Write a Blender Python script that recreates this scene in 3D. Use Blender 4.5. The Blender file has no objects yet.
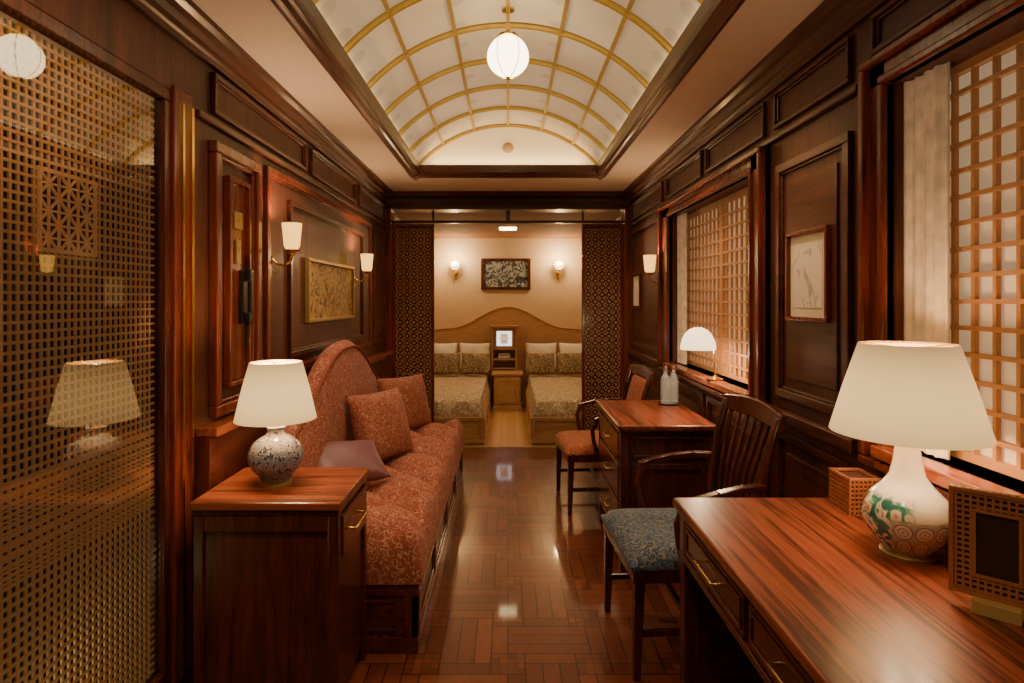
import bpy, bmesh, math, random
from mathutils import Vector, Matrix
random.seed(4)
pi=math.pi
C=bpy.context.scene.collection

# ------------------------------------------------------------ materials
def newmat(name):
    m=bpy.data.materials.new(name); m.use_nodes=True
    nt=m.node_tree; b=nt.nodes['Principled BSDF']
    return m,nt,b
def lk(nt,a,b): nt.links.new(a,b)
def ramp(nt,stops,interp='LINEAR'):
    r=nt.nodes.new('ShaderNodeValToRGB'); r.color_ramp.interpolation=interp
    e=r.color_ramp.elements
    while len(e)<len(stops): e.new(.5)
    for i,(p,c) in enumerate(stops):
        e[i].position=p; e[i].color=(c[0],c[1],c[2],1)
    return r
def coords(nt,scale=(1,1,1),rot=(0,0,0)):
    t=nt.nodes.new('ShaderNodeTexCoord'); mp=nt.nodes.new('ShaderNodeMapping')
    mp.inputs['Scale'].default_value=scale; mp.inputs['Rotation'].default_value=rot
    lk(nt,t.outputs['Object'],mp.inputs['Vector']); return mp.outputs['Vector']
def noise(nt,v,scale,detail=4,dist=0,rough=.5):
    n=nt.nodes.new('ShaderNodeTexNoise'); n.inputs['Scale'].default_value=scale
    n.inputs['Detail'].default_value=detail; n.inputs['Distortion'].default_value=dist
    n.inputs['Roughness'].default_value=rough
    if v is not None: lk(nt,v,n.inputs['Vector'])
    return n
def bump(nt,b,h,strength=.2,dist=.01):
    bp=nt.nodes.new('ShaderNodeBump'); bp.inputs['Strength'].default_value=strength
    bp.inputs['Distance'].default_value=dist
    lk(nt,h,bp.inputs['Height']); lk(nt,bp.outputs['Normal'],b.inputs['Normal'])
def mathn(nt,op,a,bv=None):
    n=nt.nodes.new('ShaderNodeMath'); n.operation=op
    if isinstance(a,(int,float)): n.inputs[0].default_value=a
    else: lk(nt,a,n.inputs[0])
    if bv is not None:
        if isinstance(bv,(int,float)): n.inputs[1].default_value=bv
        else: lk(nt,bv,n.inputs[1])
    return n.outputs[0]
def wood(name,c1,c2,axis='Z',rough=.28,scale=1.0,coat=.25,sharp=0):
    m,nt,b=newmat(name)
    s={'X':(1.2,14,14),'Y':(14,1.2,14),'Z':(14,14,1.2)}[axis]
    if sharp: s={'X':(.7,22,22),'Y':(22,.7,22),'Z':(22,22,.7)}[axis]
    v=coords(nt,tuple(a*scale for a in s))
    n=noise(nt,v,1.6,8,.5 if sharp else 1.2,.6)
    mid=tuple(a*.45+bb*.55 for a,bb in zip(c1,c2))
    if sharp: r=ramp(nt,[(.34,mid),(.40,c1),(.44,mid),(.51,c2),(.57,mid),(.61,c1),(.66,c2)])
    else: r=ramp(nt,[(.30,c1),(.5,mid),(.72,c2)])
    lk(nt,n.outputs['Fac'],r.inputs['Fac']); 
    n2=noise(nt,v,9,6,.3,.7)
    r2=ramp(nt,[(.35,(.55,.55,.55)),(.6,(1,1,1))]); lk(nt,n2.outputs['Fac'],r2.inputs['Fac'])
    mx=nt.nodes.new('ShaderNodeMix'); mx.data_type='RGBA'; mx.blend_type='MULTIPLY'; mx.inputs['Factor'].default_value=.65
    lk(nt,r.outputs['Color'],mx.inputs['A']); lk(nt,r2.outputs['Color'],mx.inputs['B'])
    lk(nt,mx.outputs['Result'],b.inputs['Base Color'])
    b.inputs['Roughness'].default_value=rough; b.inputs['Coat Weight'].default_value=coat
    b.inputs['Coat Roughness'].default_value=.15
    bump(nt,b,n2.outputs['Fac'],.05,.003)
    return m
def plain(name,c,rough=.5,metal=0,em=0,emc=None,var=0.08):
    m,nt,b=newmat(name)
    n=noise(nt,coords(nt),18,3)
    lo=tuple(x*(1-var) for x in c); hi=tuple(min(1,x*(1+var)) for x in c)
    r=ramp(nt,[(.3,lo),(.7,hi)]); lk(nt,n.outputs['Fac'],r.inputs['Fac'])
    lk(nt,r.outputs['Color'],b.inputs['Base Color'])
    b.inputs['Roughness'].default_value=rough; b.inputs['Metallic'].default_value=metal
    if em:
        b.inputs['Emission Color'].default_value=(*(emc or c),1); b.inputs['Emission Strength'].default_value=em
    return m
def damask(name,c1,c2,c3=None,scale=16,rough=.85,k=15,dist=1.2):
    m,nt,b=newmat(name)
    v=coords(nt)
    nd=noise(nt,v,scale*.7,2)
    mx=nt.nodes.new('ShaderNodeMix'); mx.data_type='RGBA'; mx.blend_type='LINEAR_LIGHT'; mx.inputs['Factor'].default_value=dist/scale
    lk(nt,v,mx.inputs['A']); lk(nt,nd.outputs['Color'],mx.inputs['B'])
    vo=nt.nodes.new('ShaderNodeTexVoronoi'); vo.inputs['Scale'].default_value=scale
    lk(nt,mx.outputs['Result'],vo.inputs['Vector'])
    w=nt.nodes.new('ShaderNodeMath'); w.operation='SINE'
    mu=nt.nodes.new('ShaderNodeMath'); mu.operation='MULTIPLY'; mu.inputs[1].default_value=k
    lk(nt,vo.outputs['Distance'],mu.inputs[0]); lk(nt,mu.outputs[0],w.inputs[0])
    r=ramp(nt,[(.0,c1),(.40,c1),(.60,c2),(1,c2)]); lk(nt,w.outputs[0],r.inputs['Fac'])
    out=r.outputs['Color']
    if c3:
        n3=noise(nt,v,scale*1.5,3,2); r3=ramp(nt,[(.52,(0,0,0)),(.56,(1,1,1))]); lk(nt,n3.outputs['Fac'],r3.inputs['Fac'])
        m3=nt.nodes.new('ShaderNodeMix'); m3.data_type='RGBA'; m3.inputs['B'].default_value=(*c3,1)
        lk(nt,r3.outputs['Color'],m3.inputs['Factor']); lk(nt,out,m3.inputs['A']); out=m3.outputs['Result']
    lk(nt,out,b.inputs['Base Color']); b.inputs['Roughness'].default_value=rough
    b.inputs['Sheen Weight'].default_value=.05
    n4=noise(nt,v,350,2); bump(nt,b,n4.outputs['Fac'],.15,.002)
    return m

wall_wood=wood('wall_mahogany',(.040,.013,.008),(.150,.044,.023),'Z',.46,1,.04)
trim_wood=wood('trim_mahogany',(.034,.010,.006),(.140,.037,.018),'Y',.34)
red_wood=wood('red_mahogany',(.070,.012,.007),(.27,.050,.023),'Z',.27)
red_wood_y=wood('red_mahogany_sill',(.11,.026,.012),(.37,.095,.040),'Y',.27)
desk_top=wood('desk_top_rosewood',(.055,.011,.006),(.33,.078,.032),'Y',.36,.8,.15,1)
furn=wood('furniture_dark',(.032,.008,.005),(.135,.031,.015),'Z',.27)
furn_y=wood('furniture_dark_long',(.048,.011,.006),(.185,.041,.019),'Y',.27)
honey=wood('honey_wood',(.42,.22,.09),(.58,.33,.15),'X',.4)
kumiko=plain('kumiko_lattice',(.46,.21,.08),.5,0,.05,(.55,.27,.09))  # slight emission in the wood makes the bars look lit
kumiko_l=plain('kumiko_tan',(.50,.24,.09),.5,0,.10,(.55,.28,.09))  # emission brightens the bars as if lit from the room
lat_panel=plain('partition_lattice',(.55,.27,.13),.45)
lat_back=wood('partition_backing',(.05,.016,.008),(.14,.042,.02),'Z',.4)
brass=plain('brass',(.72,.50,.17),.25,1)
brass_dark=plain('antique_brass',(.42,.28,.10),.4,.5)
gold=plain('gold_rib',(.60,.39,.08),.4,.45,.12,(.9,.56,.09))  # faint emission put into the ribs so the gold looks lit
gold2=plain('gold_rib_dull',(.50,.33,.09),.4,.4,.06,(.85,.50,.11))  # weaker added glow on the lengthwise ribs
cream_ceiling=plain('ceiling_paint',(.80,.65,.52),.6,var=.03)
paper=plain('shoji_paper',(.72,.56,.37),.8,0,.24,(1,.77,.46),var=.03)  # emission stands in for light behind the paper
tan_wall=plain('tan_wallpaper',(.64,.48,.31),.75,var=.04)
linen=plain('curtain_linen',(.76,.61,.44),.9,0,.05,(1,.78,.5),var=.22)
white_linen=plain('white_pillow',(.76,.68,.56),.85,var=.03)
black=plain('black_plastic',(.012,.011,.010),.3)
sofa_f=damask('sofa_damask',(.26,.050,.030),(.45,.245,.15),(.30,.075,.045),29)
cush_f=damask('cushion_damask',(.26,.050,.031),(.43,.22,.135),(.30,.11,.065),34)
blue_f=damask('blue_brocade',(.024,.055,.10),(.24,.20,.15),(.08,.12,.16),28)
rust_f=damask('rust_fabric',(.33,.075,.03),(.46,.17,.08),None,26)
button_f=plain('button_fabric',(.25,.055,.033),.8)
purple_f=damask('mauve_satin',(.16,.055,.075),(.19,.07,.09),None,40,.45)
gold_f=damask('gold_brocade',(.16,.11,.05),(.50,.37,.21),(.14,.09,.045),22)
bed_f=damask('bedspread',(.34,.24,.125),(.60,.46,.28),(.27,.18,.09),16)

def shade_mat(name,c,em,base=None):
    m,nt,b=newmat(name)
    b.inputs['Roughness'].default_value=.8
    v=coords(nt); n=noise(nt,v,120,2)
    r=ramp(nt,[(.3,tuple(x*.95 for x in c)),(.7,c)]); lk(nt,n.outputs['Fac'],r.inputs['Fac'])
    b.inputs['Base Color'].default_value=(*(base or c),1); lk(nt,r.outputs['Color'],b.inputs['Emission Color'])
    b.inputs['Emission Strength'].default_value=em
    return m
def lit_shade(name,c,em,base,z0,z1):
    m,nt,b=newmat(name); b.inputs['Roughness'].default_value=.85
    b.inputs['Base Color'].default_value=(*base,1)
    v=coords(nt); sep=nt.nodes.new('ShaderNodeSeparateXYZ'); lk(nt,v,sep.inputs[0])
    n=noise(nt,v,160,2); r=ramp(nt,[(.3,tuple(x*.93 for x in c)),(.7,c)]); lk(nt,n.outputs['Fac'],r.inputs['Fac'])
    lk(nt,r.outputs['Color'],b.inputs['Emission Color'])
    t=mathn(nt,'DIVIDE',mathn(nt,'SUBTRACT',sep.outputs['Z'],z0),z1-z0)
    d=mathn(nt,'ABSOLUTE',mathn(nt,'SUBTRACT',t,.42))
    e=mathn(nt,'MULTIPLY',mathn(nt,'SUBTRACT',1.0,mathn(nt,'MULTIPLY',mathn(nt,'MULTIPLY',d,d),1.8)),em)
    lk(nt,e,b.inputs['Emission Strength']); return m
glass_glow=shade_mat('opal_glass',(1.0,.74,.32),3.4)
glass_lamp=shade_mat('ceiling_diffuser',(1.0,.78,.42),12)
glass_amber=shade_mat('amber_glass',(1.0,.50,.10),2.6,(.5,.28,.06))
globe_glow=shade_mat('globe_opal',(1.0,.84,.52),9.0)

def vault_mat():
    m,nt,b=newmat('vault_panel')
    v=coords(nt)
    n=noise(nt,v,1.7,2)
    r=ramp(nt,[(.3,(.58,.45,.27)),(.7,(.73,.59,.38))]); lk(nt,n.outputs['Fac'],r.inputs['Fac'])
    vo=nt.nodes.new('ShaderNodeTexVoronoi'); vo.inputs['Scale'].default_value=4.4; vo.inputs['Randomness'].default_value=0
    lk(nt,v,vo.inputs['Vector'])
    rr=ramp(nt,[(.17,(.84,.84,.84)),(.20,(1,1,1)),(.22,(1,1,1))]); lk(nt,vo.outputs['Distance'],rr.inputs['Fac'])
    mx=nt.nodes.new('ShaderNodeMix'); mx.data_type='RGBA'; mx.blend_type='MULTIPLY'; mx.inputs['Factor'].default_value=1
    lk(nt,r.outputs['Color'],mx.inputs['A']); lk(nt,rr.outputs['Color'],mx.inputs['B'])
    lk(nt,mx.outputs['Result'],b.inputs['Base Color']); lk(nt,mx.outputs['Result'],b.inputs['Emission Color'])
    b.inputs['Emission Strength'].default_value=.36; b.inputs['Roughness'].default_value=.5  # panels emit their own colour, added for soft ambient light
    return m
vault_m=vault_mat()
tymp_m=plain('tympanum_cream',(.84,.66,.38),.6,0,.60,(1,.74,.36),var=.03)  # emission put in for the cove light from below

def floor_light_mat(name,c1,c2,cm,rough):
    m,nt,b=newmat(name)
    t=nt.nodes.new('ShaderNodeTexCoord')
    mp=nt.nodes.new('ShaderNodeMapping'); mp.inputs['Rotation'].default_value=(0,0,pi/2); lk(nt,t.outputs['Object'],mp.inputs['Vector'])
    br=nt.nodes.new('ShaderNodeTexBrick'); lk(nt,mp.outputs['Vector'],br.inputs['Vector'])
    br.inputs['Color1'].default_value=(*c1,1); br.inputs['Color2'].default_value=(*c2,1); br.inputs['Mortar'].default_value=(*cm,1)
    br.inputs['Scale'].default_value=1; br.inputs['Brick Width'].default_value=.9; br.inputs['Row Height'].default_value=.07; br.inputs['Mortar Size'].default_value=.0022
    lk(nt,br.outputs['Color'],b.inputs['Base Color']); b.inputs['Roughness'].default_value=rough; b.inputs['Coat Weight'].default_value=.3
    return m
def floor_mat(name,c1,c2,cm,rough):
    m,nt,b=newmat(name)
    t=nt.nodes.new('ShaderNodeTexCoord')
    def mixc(fac,A,B):
        mx=nt.nodes.new('ShaderNodeMix'); mx.data_type='RGBA'; lk(nt,fac,mx.inputs['Factor'])
        for s_,k in((A,'A'),(B,'B')):
            if isinstance(s_,tuple): mx.inputs[k].default_value=(*s_,1)
            else: lk(nt,s_,mx.inputs[k])
        return mx.outputs['Result']
    def brick(rot,bw,rh,off,ca,cb,ms=.0026):
        mp=nt.nodes.new('ShaderNodeMapping'); mp.inputs['Rotation'].default_value=(0,0,rot)
        lk(nt,t.outputs['Object'],mp.inputs['Vector'])
        br=nt.nodes.new('ShaderNodeTexBrick'); lk(nt,mp.outputs['Vector'],br.inputs['Vector'])
        br.inputs['Color1'].default_value=(*ca,1); br.inputs['Color2'].default_value=(*cb,1); br.inputs['Mortar'].default_value=(*cm,1)
        br.inputs['Scale'].default_value=1; br.inputs['Brick Width'].default_value=bw
        br.inputs['Row Height'].default_value=rh; br.inputs['Mortar Size'].default_value=ms; br.inputs['Mortar Smooth'].default_value=.1; br.inputs['Bias'].default_value=0
        br.offset=off
        return br.outputs['Color']
    P=.33
    A=brick(pi/2,P,P/5,0,c1,c2)
    A2=brick(0,P,P/5,0,c1,c2)
    sp=nt.nodes.new('ShaderNodeSeparateXYZ'); lk(nt,t.outputs['Object'],sp.inputs[0])
    gx=mathn(nt,'DIVIDE',sp.outputs['X'],P); gy=mathn(nt,'DIVIDE',sp.outputs['Y'],P)
    par=mathn(nt,'MODULO',mathn(nt,'ADD',mathn(nt,'ADD',mathn(nt,'FLOOR',gx),mathn(nt,'FLOOR',gy)),100.5),2.0)
    par=mathn(nt,'GREATER_THAN',par,1.0)
    base=mixc(par,A,A2)
    def f(g): return mathn(nt,'ABSOLUTE',mathn(nt,'SUBTRACT',mathn(nt,'FRACT',mathn(nt,'ADD',g,50.5)),.5))
    d=mathn(nt,'MAXIMUM',f(gx),f(gy))
    inlay=brick(0,P/10,P/10,0,c2,c1,.0012)
    col=mixc(mathn(nt,'LESS_THAN',d,.2),base,inlay)
    l1=mathn(nt,'LESS_THAN',mathn(nt,'ABSOLUTE',mathn(nt,'SUBTRACT',d,.2)),.008)
    col=mixc(l1,col,cm)
    n=noise(nt,coords(nt,(14,5,5)),2,8,.8,.65)
    r=ramp(nt,[(.3,(.6,.6,.6)),(.7,(1.2,1.2,1.2))]); lk(nt,n.outputs['Fac'],r.inputs['Fac'])
    m2=nt.nodes.new('ShaderNodeMix'); m2.data_type='RGBA'; m2.blend_type='MULTIPLY'; m2.inputs['Factor'].default_value=.6
    lk(nt,col,m2.inputs['A']); lk(nt,r.outputs['Color'],m2.inputs['B'])
    lk(nt,m2.outputs['Result'],b.inputs['Base Color'])
    b.inputs['Roughness'].default_value=rough; b.inputs['Coat Weight'].default_value=.5; b.inputs['Coat Roughness'].default_value=.06
    bump(nt,b,n.outputs['Fac'],.02,.003)
    return m
floor_dark=floor_mat('parquet_dark',(.105,.024,.011),(.20,.050,.023),(.014,.004,.002),.34)
floor_light=floor_light_mat('planks_light',(.46,.25,.10),(.54,.30,.125),(.2,.1,.04),.3)

def glass_mat(name,facing,const):
    m,nt,b=newmat(name)
    nt.nodes.remove(b)
    o=nt.nodes['Material Output']
    tr=nt.nodes.new('ShaderNodeBsdfTransparent')
    gl=nt.nodes.new('ShaderNodeBsdfGlossy'); gl.inputs['Roughness'].default_value=.02; gl.inputs['Color'].default_value=(1,.95,.85,1)
    fr=nt.nodes.new('ShaderNodeFresnel'); fr.inputs['IOR'].default_value=1.45; src=fr.outputs[0]
    ma=nt.nodes.new('ShaderNodeMath'); ma.operation='MULTIPLY_ADD'; ma.inputs[1].default_value=facing; ma.inputs[2].default_value=const; ma.use_clamp=True
    lk(nt,src,ma.inputs[0])
    mx=nt.nodes.new('ShaderNodeMixShader'); lk(nt,ma.outputs[0],mx.inputs['Fac'])
    lk(nt,tr.outputs[0],mx.inputs[1]); lk(nt,gl.outputs[0],mx.inputs[2]); lk(nt,mx.outputs[0],o.inputs['Surface'])
    return m
door_glass=glass_mat('door_glass',1.0,.09)
clear_glass=plain('bottle_glass',(.92,.97,.95),.04,0,.05,(.9,1,1)); clear_glass.node_tree.nodes['Principled BSDF'].inputs['Alpha'].default_value=.20  # small emission added to lighten the clear glass
clear_glass.node_tree.nodes['Principled BSDF'].inputs['Coat Weight'].default_value=1

def porcelain(name,kind):
    m,nt,b=newmat(name); b.inputs['Roughness'].default_value=.12; b.inputs['Coat Weight'].default_value=.5
    v=coords(nt)
    sep=nt.nodes.new('ShaderNodeSeparateXYZ'); lk(nt,v,sep.inputs[0])
    if kind=='scroll':
        nd=noise(nt,v,30,2)
        mx=nt.nodes.new('ShaderNodeMix'); mx.data_type='RGBA'; mx.blend_type='LINEAR_LIGHT'; mx.inputs['Factor'].default_value=.03
        lk(nt,v,mx.inputs['A']); lk(nt,nd.outputs['Color'],mx.inputs['B'])
        vo=nt.nodes.new('ShaderNodeTexVoronoi'); vo.inputs['Scale'].default_value=30; lk(nt,mx.outputs['Result'],vo.inputs['Vector'])
        mu=nt.nodes.new('ShaderNodeMath'); mu.operation='MULTIPLY'; mu.inputs[1].default_value=15; lk(nt,vo.outputs['Distance'],mu.inputs[0])
        si=nt.nodes.new('ShaderNodeMath'); si.operation='SINE'; lk(nt,mu.outputs[0],si.inputs[0])
        r=ramp(nt,[(.0,(.22,.22,.28)),(.15,(.52,.53,.53)),(.42,(.52,.53,.53)),(.54,(.06,.08,.12)),(1,(.05,.065,.10))]); lk(nt,si.outputs[0],r.inputs['Fac'])
        lk(nt,r.outputs['Color'],b.inputs['Base Color'])
    else:
        p=mathn(nt,'SUBTRACT',mathn(nt,'MULTIPLY',sep.outputs['X'],.83),mathn(nt,'MULTIPLY',sep.outputs['Y'],.55))
        ang=mathn(nt,'MULTIPLY',mathn(nt,'ARCTAN2',sep.outputs['Y'],sep.outputs['X']),14/(2*pi))
        cmb=nt.nodes.new('ShaderNodeCombineXYZ'); lk(nt,mathn(nt,'ADD',ang,30),cmb.inputs[0]); lk(nt,mathn(nt,'DIVIDE',sep.outputs['Z'],.042),cmb.inputs[1])
        vo=nt.nodes.new('ShaderNodeTexVoronoi'); vo.voronoi_dimensions='2D'; vo.inputs['Scale'].default_value=1; vo.inputs['Randomness'].default_value=0; lk(nt,cmb.outputs[0],vo.inputs['Vector'])
        lace=ramp(nt,[(.0,(.20,.19,.16)),(.10,(.70,.66,.54)),(.20,(.72,.68,.56)),(.24,(.14,.14,.12)),(.28,(.74,.70,.58)),(.39,(.72,.68,.56)),(.43,(.10,.10,.09)),(.48,(.50,.47,.38))]); lk(nt,vo.outputs['Distance'],lace.inputs['Fac'])
        ln=noise(nt,v,34,1,1.0)
        leaf=ramp(nt,[(.36,(.03,.15,.14)),(.46,(.10,.30,.25)),(.51,(.40,.52,.42)),(.54,(.76,.73,.65)),(.62,(.76,.73,.65)),(.67,(.62,.30,.22))],'LINEAR'); lk(nt,ln.outputs['Fac'],leaf.inputs['Fac'])
        def mask(lo,hi,sock):
            mr=nt.nodes.new('ShaderNodeMapRange'); mr.inputs['From Min'].default_value=lo; mr.inputs['From Max'].default_value=hi
            lk(nt,sock,mr.inputs['Value']); return mr.outputs['Result']
        m1=nt.nodes.new('ShaderNodeMix'); m1.data_type='RGBA'; lk(nt,mask(.108,.112,sep.outputs['Z']),m1.inputs['Factor'])
        m0=nt.nodes.new('ShaderNodeMix'); m0.data_type='RGBA'; lk(nt,mask(-.035,-.028,p),m0.inputs['Factor'])
        lk(nt,leaf.outputs['Color'],m0.inputs['A']); lk(nt,lace.outputs['Color'],m0.inputs['B'])
        lk(nt,m0.outputs['Result'],m1.inputs['A'])
        m3=nt.nodes.new('ShaderNodeMix'); m3.data_type='RGBA'; lk(nt,mask(.0,.02,p),m3.inputs['Factor'])
        lk(nt,leaf.outputs['Color'],m3.inputs['A']); m3.inputs['B'].default_value=(.78,.75,.68,1)
        lk(nt,m3.outputs['Result'],m1.inputs['B'])
        m4=nt.nodes.new('ShaderNodeMix'); m4.data_type='RGBA'; lk(nt,mask(.148,.16,sep.outputs['Z']),m4.inputs['Factor'])
        lk(nt,m1.outputs['Result'],m4.inputs['A']); m4.inputs['B'].default_value=(.78,.76,.70,1)
        lk(nt,m4.outputs['Result'],b.inputs['Base Color'])
    return m
porc_scroll=porcelain('porcelain_scroll','scroll'); porc_lace=porcelain('porcelain_lace','lace')

def art(name,cols,scale,dist=2,em=0):
    m,nt,b=newmat(name)
    n=noise(nt,coords(nt),scale,6,dist,.65)
    r=ramp(nt,cols); lk(nt,n.outputs['Fac'],r.inputs['Fac']); lk(nt,r.outputs['Color'],b.inputs['Base Color'])
    b.inputs['Roughness'].default_value=.55
    return m
art_gold=art('gold_relief',[(.35,(.03,.014,.006)),(.47,(.28,.15,.05)),(.55,(.60,.40,.13)),(.65,(.14,.06,.02))],14)
art_ink=art('ink_print',[(.40,(.01,.015,.02)),(.48,(.05,.06,.07)),(.54,(.45,.47,.45)),(.7,(.15,.18,.18))],13)
art_sketch=art('pale_sketch',[(.38,(.50,.40,.28)),(.43,(.82,.71,.54)),(.6,(.84,.73,.56))],10,1)

# ------------------------------------------------------------ mesh builder
class M:
    def __init__(s): s.bm=bmesh.new()
    def box(s,x0,x1,y0,y1,z0,z1):
        v=[s.bm.verts.new(p) for p in [(x0,y0,z0),(x1,y0,z0),(x1,y1,z0),(x0,y1,z0),(x0,y0,z1),(x1,y0,z1),(x1,y1,z1),(x0,y1,z1)]]
        for f in [(0,3,2,1),(4,5,6,7),(0,1,5,4),(1,2,6,5),(2,3,7,6),(3,0,4,7)]: s.bm.faces.new([v[i] for i in f])
        return s
    def quad(s,a,b,c,d):
        s.bm.faces.new([s.bm.verts.new(p) for p in (a,b,c,d)]); return s
    def beam(s,p,q,w,h,w2=None,h2=None,up=(0,0,1)):
        p=Vector(p);q=Vector(q);d=(q-p).normalized();u=Vector(up)
        if abs(d.dot(u))>.98: u=Vector((1,0,0))
        a=d.cross(u).normalized(); b=a.cross(d).normalized()
        w2=w if w2 is None else w2; h2=h if h2 is None else h2
        v=[]
        for c,ww,hh in((p,w,h),(q,w2,h2)):
            for sx,sy in((-1,-1),(1,-1),(1,1),(-1,1)): v.append(s.bm.verts.new(c+a*sx*ww/2+b*sy*hh/2))
        for f in [(0,3,2,1),(4,5,6,7),(0,1,5,4),(1,2,6,5),(2,3,7,6),(3,0,4,7)]: s.bm.faces.new([v[i] for i in f])
        return s
    def prism(s,poly,a0,a1,axis='Y'):
        n=len(poly)
        def P(u,w,a):
            return {'Y':(u,a,w),'X':(a,u,w),'Z':(u,w,a)}[axis]
        A=[s.bm.verts.new(P(u,w,a0)) for u,w in poly]; B=[s.bm.verts.new(P(u,w,a1)) for u,w in poly]
        for i in range(n): s.bm.faces.new((A[i],A[(i+1)%n],B[(i+1)%n],B[i]))
        s.bm.faces.new(A[::-1]); s.bm.faces.new(B); return s
    def lathe(s,prof,c=(0,0,0),n=32,axis='Z'):
        rings=[]
        def P(r,h,a):
            x,y=r*math.cos(a),r*math.sin(a)
            p={'Z':(x,y,h),'X':(h,x,y),'Y':(x,h,y)}[axis]
            return (p[0]+c[0],p[1]+c[1],p[2]+c[2])
        for r,h in prof:
            if r<1e-5: rings.append([s.bm.verts.new(P(0,h,0))])
            else: rings.append([s.bm.verts.new(P(r,h,2*pi*i/n)) for i in range(n)])
        for A,B in zip(rings,rings[1:]):
            for i in range(n):
                j=(i+1)%n
                if len(A)==1 and len(B)==1: continue
                if len(A)==1: s.bm.faces.new((A[0],B[i],B[j]))
                elif len(B)==1: s.bm.faces.new((A[i],A[j],B[0]))
                else: s.bm.faces.new((A[i],A[j],B[j],B[i]))
        return s
    def tube(s,pts,r,n=10):
        pts=[Vector(p) for p in pts]; rings=[]
        prev=None
        for i,p in enumerate(pts):
            d=(pts[min(i+1,len(pts)-1)]-pts[max(i-1,0)]).normalized()
            if prev is None:
                u=Vector((0,0,1)) if abs(d.z)<.9 else Vector((0,1,0))
            else: u=prev
            a=(u-d*u.dot(d)).normalized(); b=d.cross(a); prev=a
            rr=r[i] if isinstance(r,(list,tuple)) else r
            rings.append([s.bm.verts.new(p+a*rr*math.cos(2*pi*k/n)+b*rr*math.sin(2*pi*k/n)) for k in range(n)])
        for A,B in zip(rings,rings[1:]):
            for k in range(n): s.bm.faces.new((A[k],A[(k+1)%n],B[(k+1)%n],B[k]))
        s.bm.faces.new(rings[0][::-1]); s.bm.faces.new(rings[-1]); return s
    def sphere(s,c,r,n=20):
        pr=[(r*math.sin(pi*i/n),-r*math.cos(pi*i/n)) for i in range(n+1)]
        pr[0]=(0,-r); pr[-1]=(0,r); return s.lathe(pr,c,n*2)
    def ring(s,cx,cz,y0,y1,ro,ri,n=12):
        R=[]
        for (r,y) in((ro,y0),(ro,y1),(ri,y1),(ri,y0)):
            R.append([s.bm.verts.new((cx+r*math.cos(2*pi*k/n),y,cz+r*math.sin(2*pi*k/n))) for k in range(n)])
        for i in range(4):
            A=R[i];B=R[(i+1)%4]
            for k in range(n): s.bm.faces.new((A[k],A[(k+1)%n],B[(k+1)%n],B[k]))
        return s
    def frame(s,side,f,y0,y1,z0,z1,w=.03,t=.015):
        xa,xb=sorted((f,f+side*t))
        s.box(xa,xb,y0,y1,z0,z0+w); s.box(xa,xb,y0,y1,z1-w,z1)
        s.box(xa,xb,y0,y0+w,z0+w,z1-w); s.box(xa,xb,y1-w,y1,z0+w,z1-w); return s
    def framey(s,f,t,x0,x1,z0,z1,w=.03):
        ya,yb=sorted((f,f+t))
        s.box(x0,x1,ya,yb,z0,z0+w); s.box(x0,x1,ya,yb,z1-w,z1)
        s.box(x0,x0+w,ya,yb,z0+w,z1-w); s.box(x1-w,x1,ya,yb,z0+w,z1-w); return s
    def done(s,name,mat,parent=None,bevel=0,smooth=False,label=None,cat=None,kind=None,group=None,loc=None,rot=None,sub=0):
        bmesh.ops.recalc_face_normals(s.bm,faces=s.bm.faces)
        me=bpy.data.meshes.new(name); s.bm.to_mesh(me); s.bm.free()
        me.materials.append(mat)
        o=bpy.data.objects.new(name,me); C.objects.link(o)
        if smooth:
            for p in me.polygons: p.use_smooth=True
            me.set_sharp_from_angle(angle=math.radians(50))
        if bevel:
            b=o.modifiers.new('bevel','BEVEL'); b.width=bevel; b.segments=2; b.limit_method='ANGLE'
        if parent: o.parent=parent
        if label: o['label']=label
        if cat: o['category']=cat
        if kind: o['kind']=kind
        if group: o['group']=group
        if loc: o.location=loc
        if rot: o.rotation_euler=rot
        return o
def thing(name,label,cat,loc=(0,0,0),rot=0,group=None):
    e=bpy.data.objects.new(name,None); e.empty_display_size=.05; C.objects.link(e)
    e.location=loc; e.rotation_euler=(0,0,rot); e['label']=label; e['category']=cat
    if group: e['group']=group
    return e
def dup(src,loc,rot,label=None):
    n=src.copy(); C.objects.link(n); n.location=loc; n.rotation_euler=(0,0,rot)
    if label: n['label']=label
    def rec(a,b):
        for ch in list(a.children):
            c=ch.copy(); C.objects.link(c); c.parent=b; rec(ch,c)
    rec(src,n); return n
WARM=(1.0,.71,.42)
def point(name,loc,w,r=.03,c=WARM):
    l=bpy.data.lights.new(name,'POINT'); l.energy=w; l.shadow_soft_size=r; l.color=c
    o=bpy.data.objects.new(name,l); C.objects.link(o); o.location=loc; return o
def area(name,loc,rot,sx,sy,w,c=WARM):
    l=bpy.data.lights.new(name,'AREA'); l.shape='RECTANGLE'; l.size=sx; l.size_y=sy; l.energy=w; l.color=c
    o=bpy.data.objects.new(name,l); C.objects.link(o); o.location=loc; o.rotation_euler=rot; return o
def spot(name,loc,tgt,w,ang=70,c=WARM,r=.10):
    l=bpy.data.lights.new(name,'SPOT'); l.energy=w; l.spot_size=math.radians(ang); l.spot_blend=.9; l.shadow_soft_size=r; l.color=c
    o=bpy.data.objects.new(name,l); C.objects.link(o); o.location=loc
    o.rotation_euler=(Vector(tgt)-Vector(loc)).to_track_quat('-Z','Y').to_euler(); return o
S='structure'
W=1.14; EYE=1.40; CE=2.40; YD=5.70; YB=-1.0; YE=8.25
_t=[0]
def trim(m,mat,**k):
    _t[0]+=1; return m.done('trim_%d'%_t[0],mat,kind=S,**k)

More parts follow.
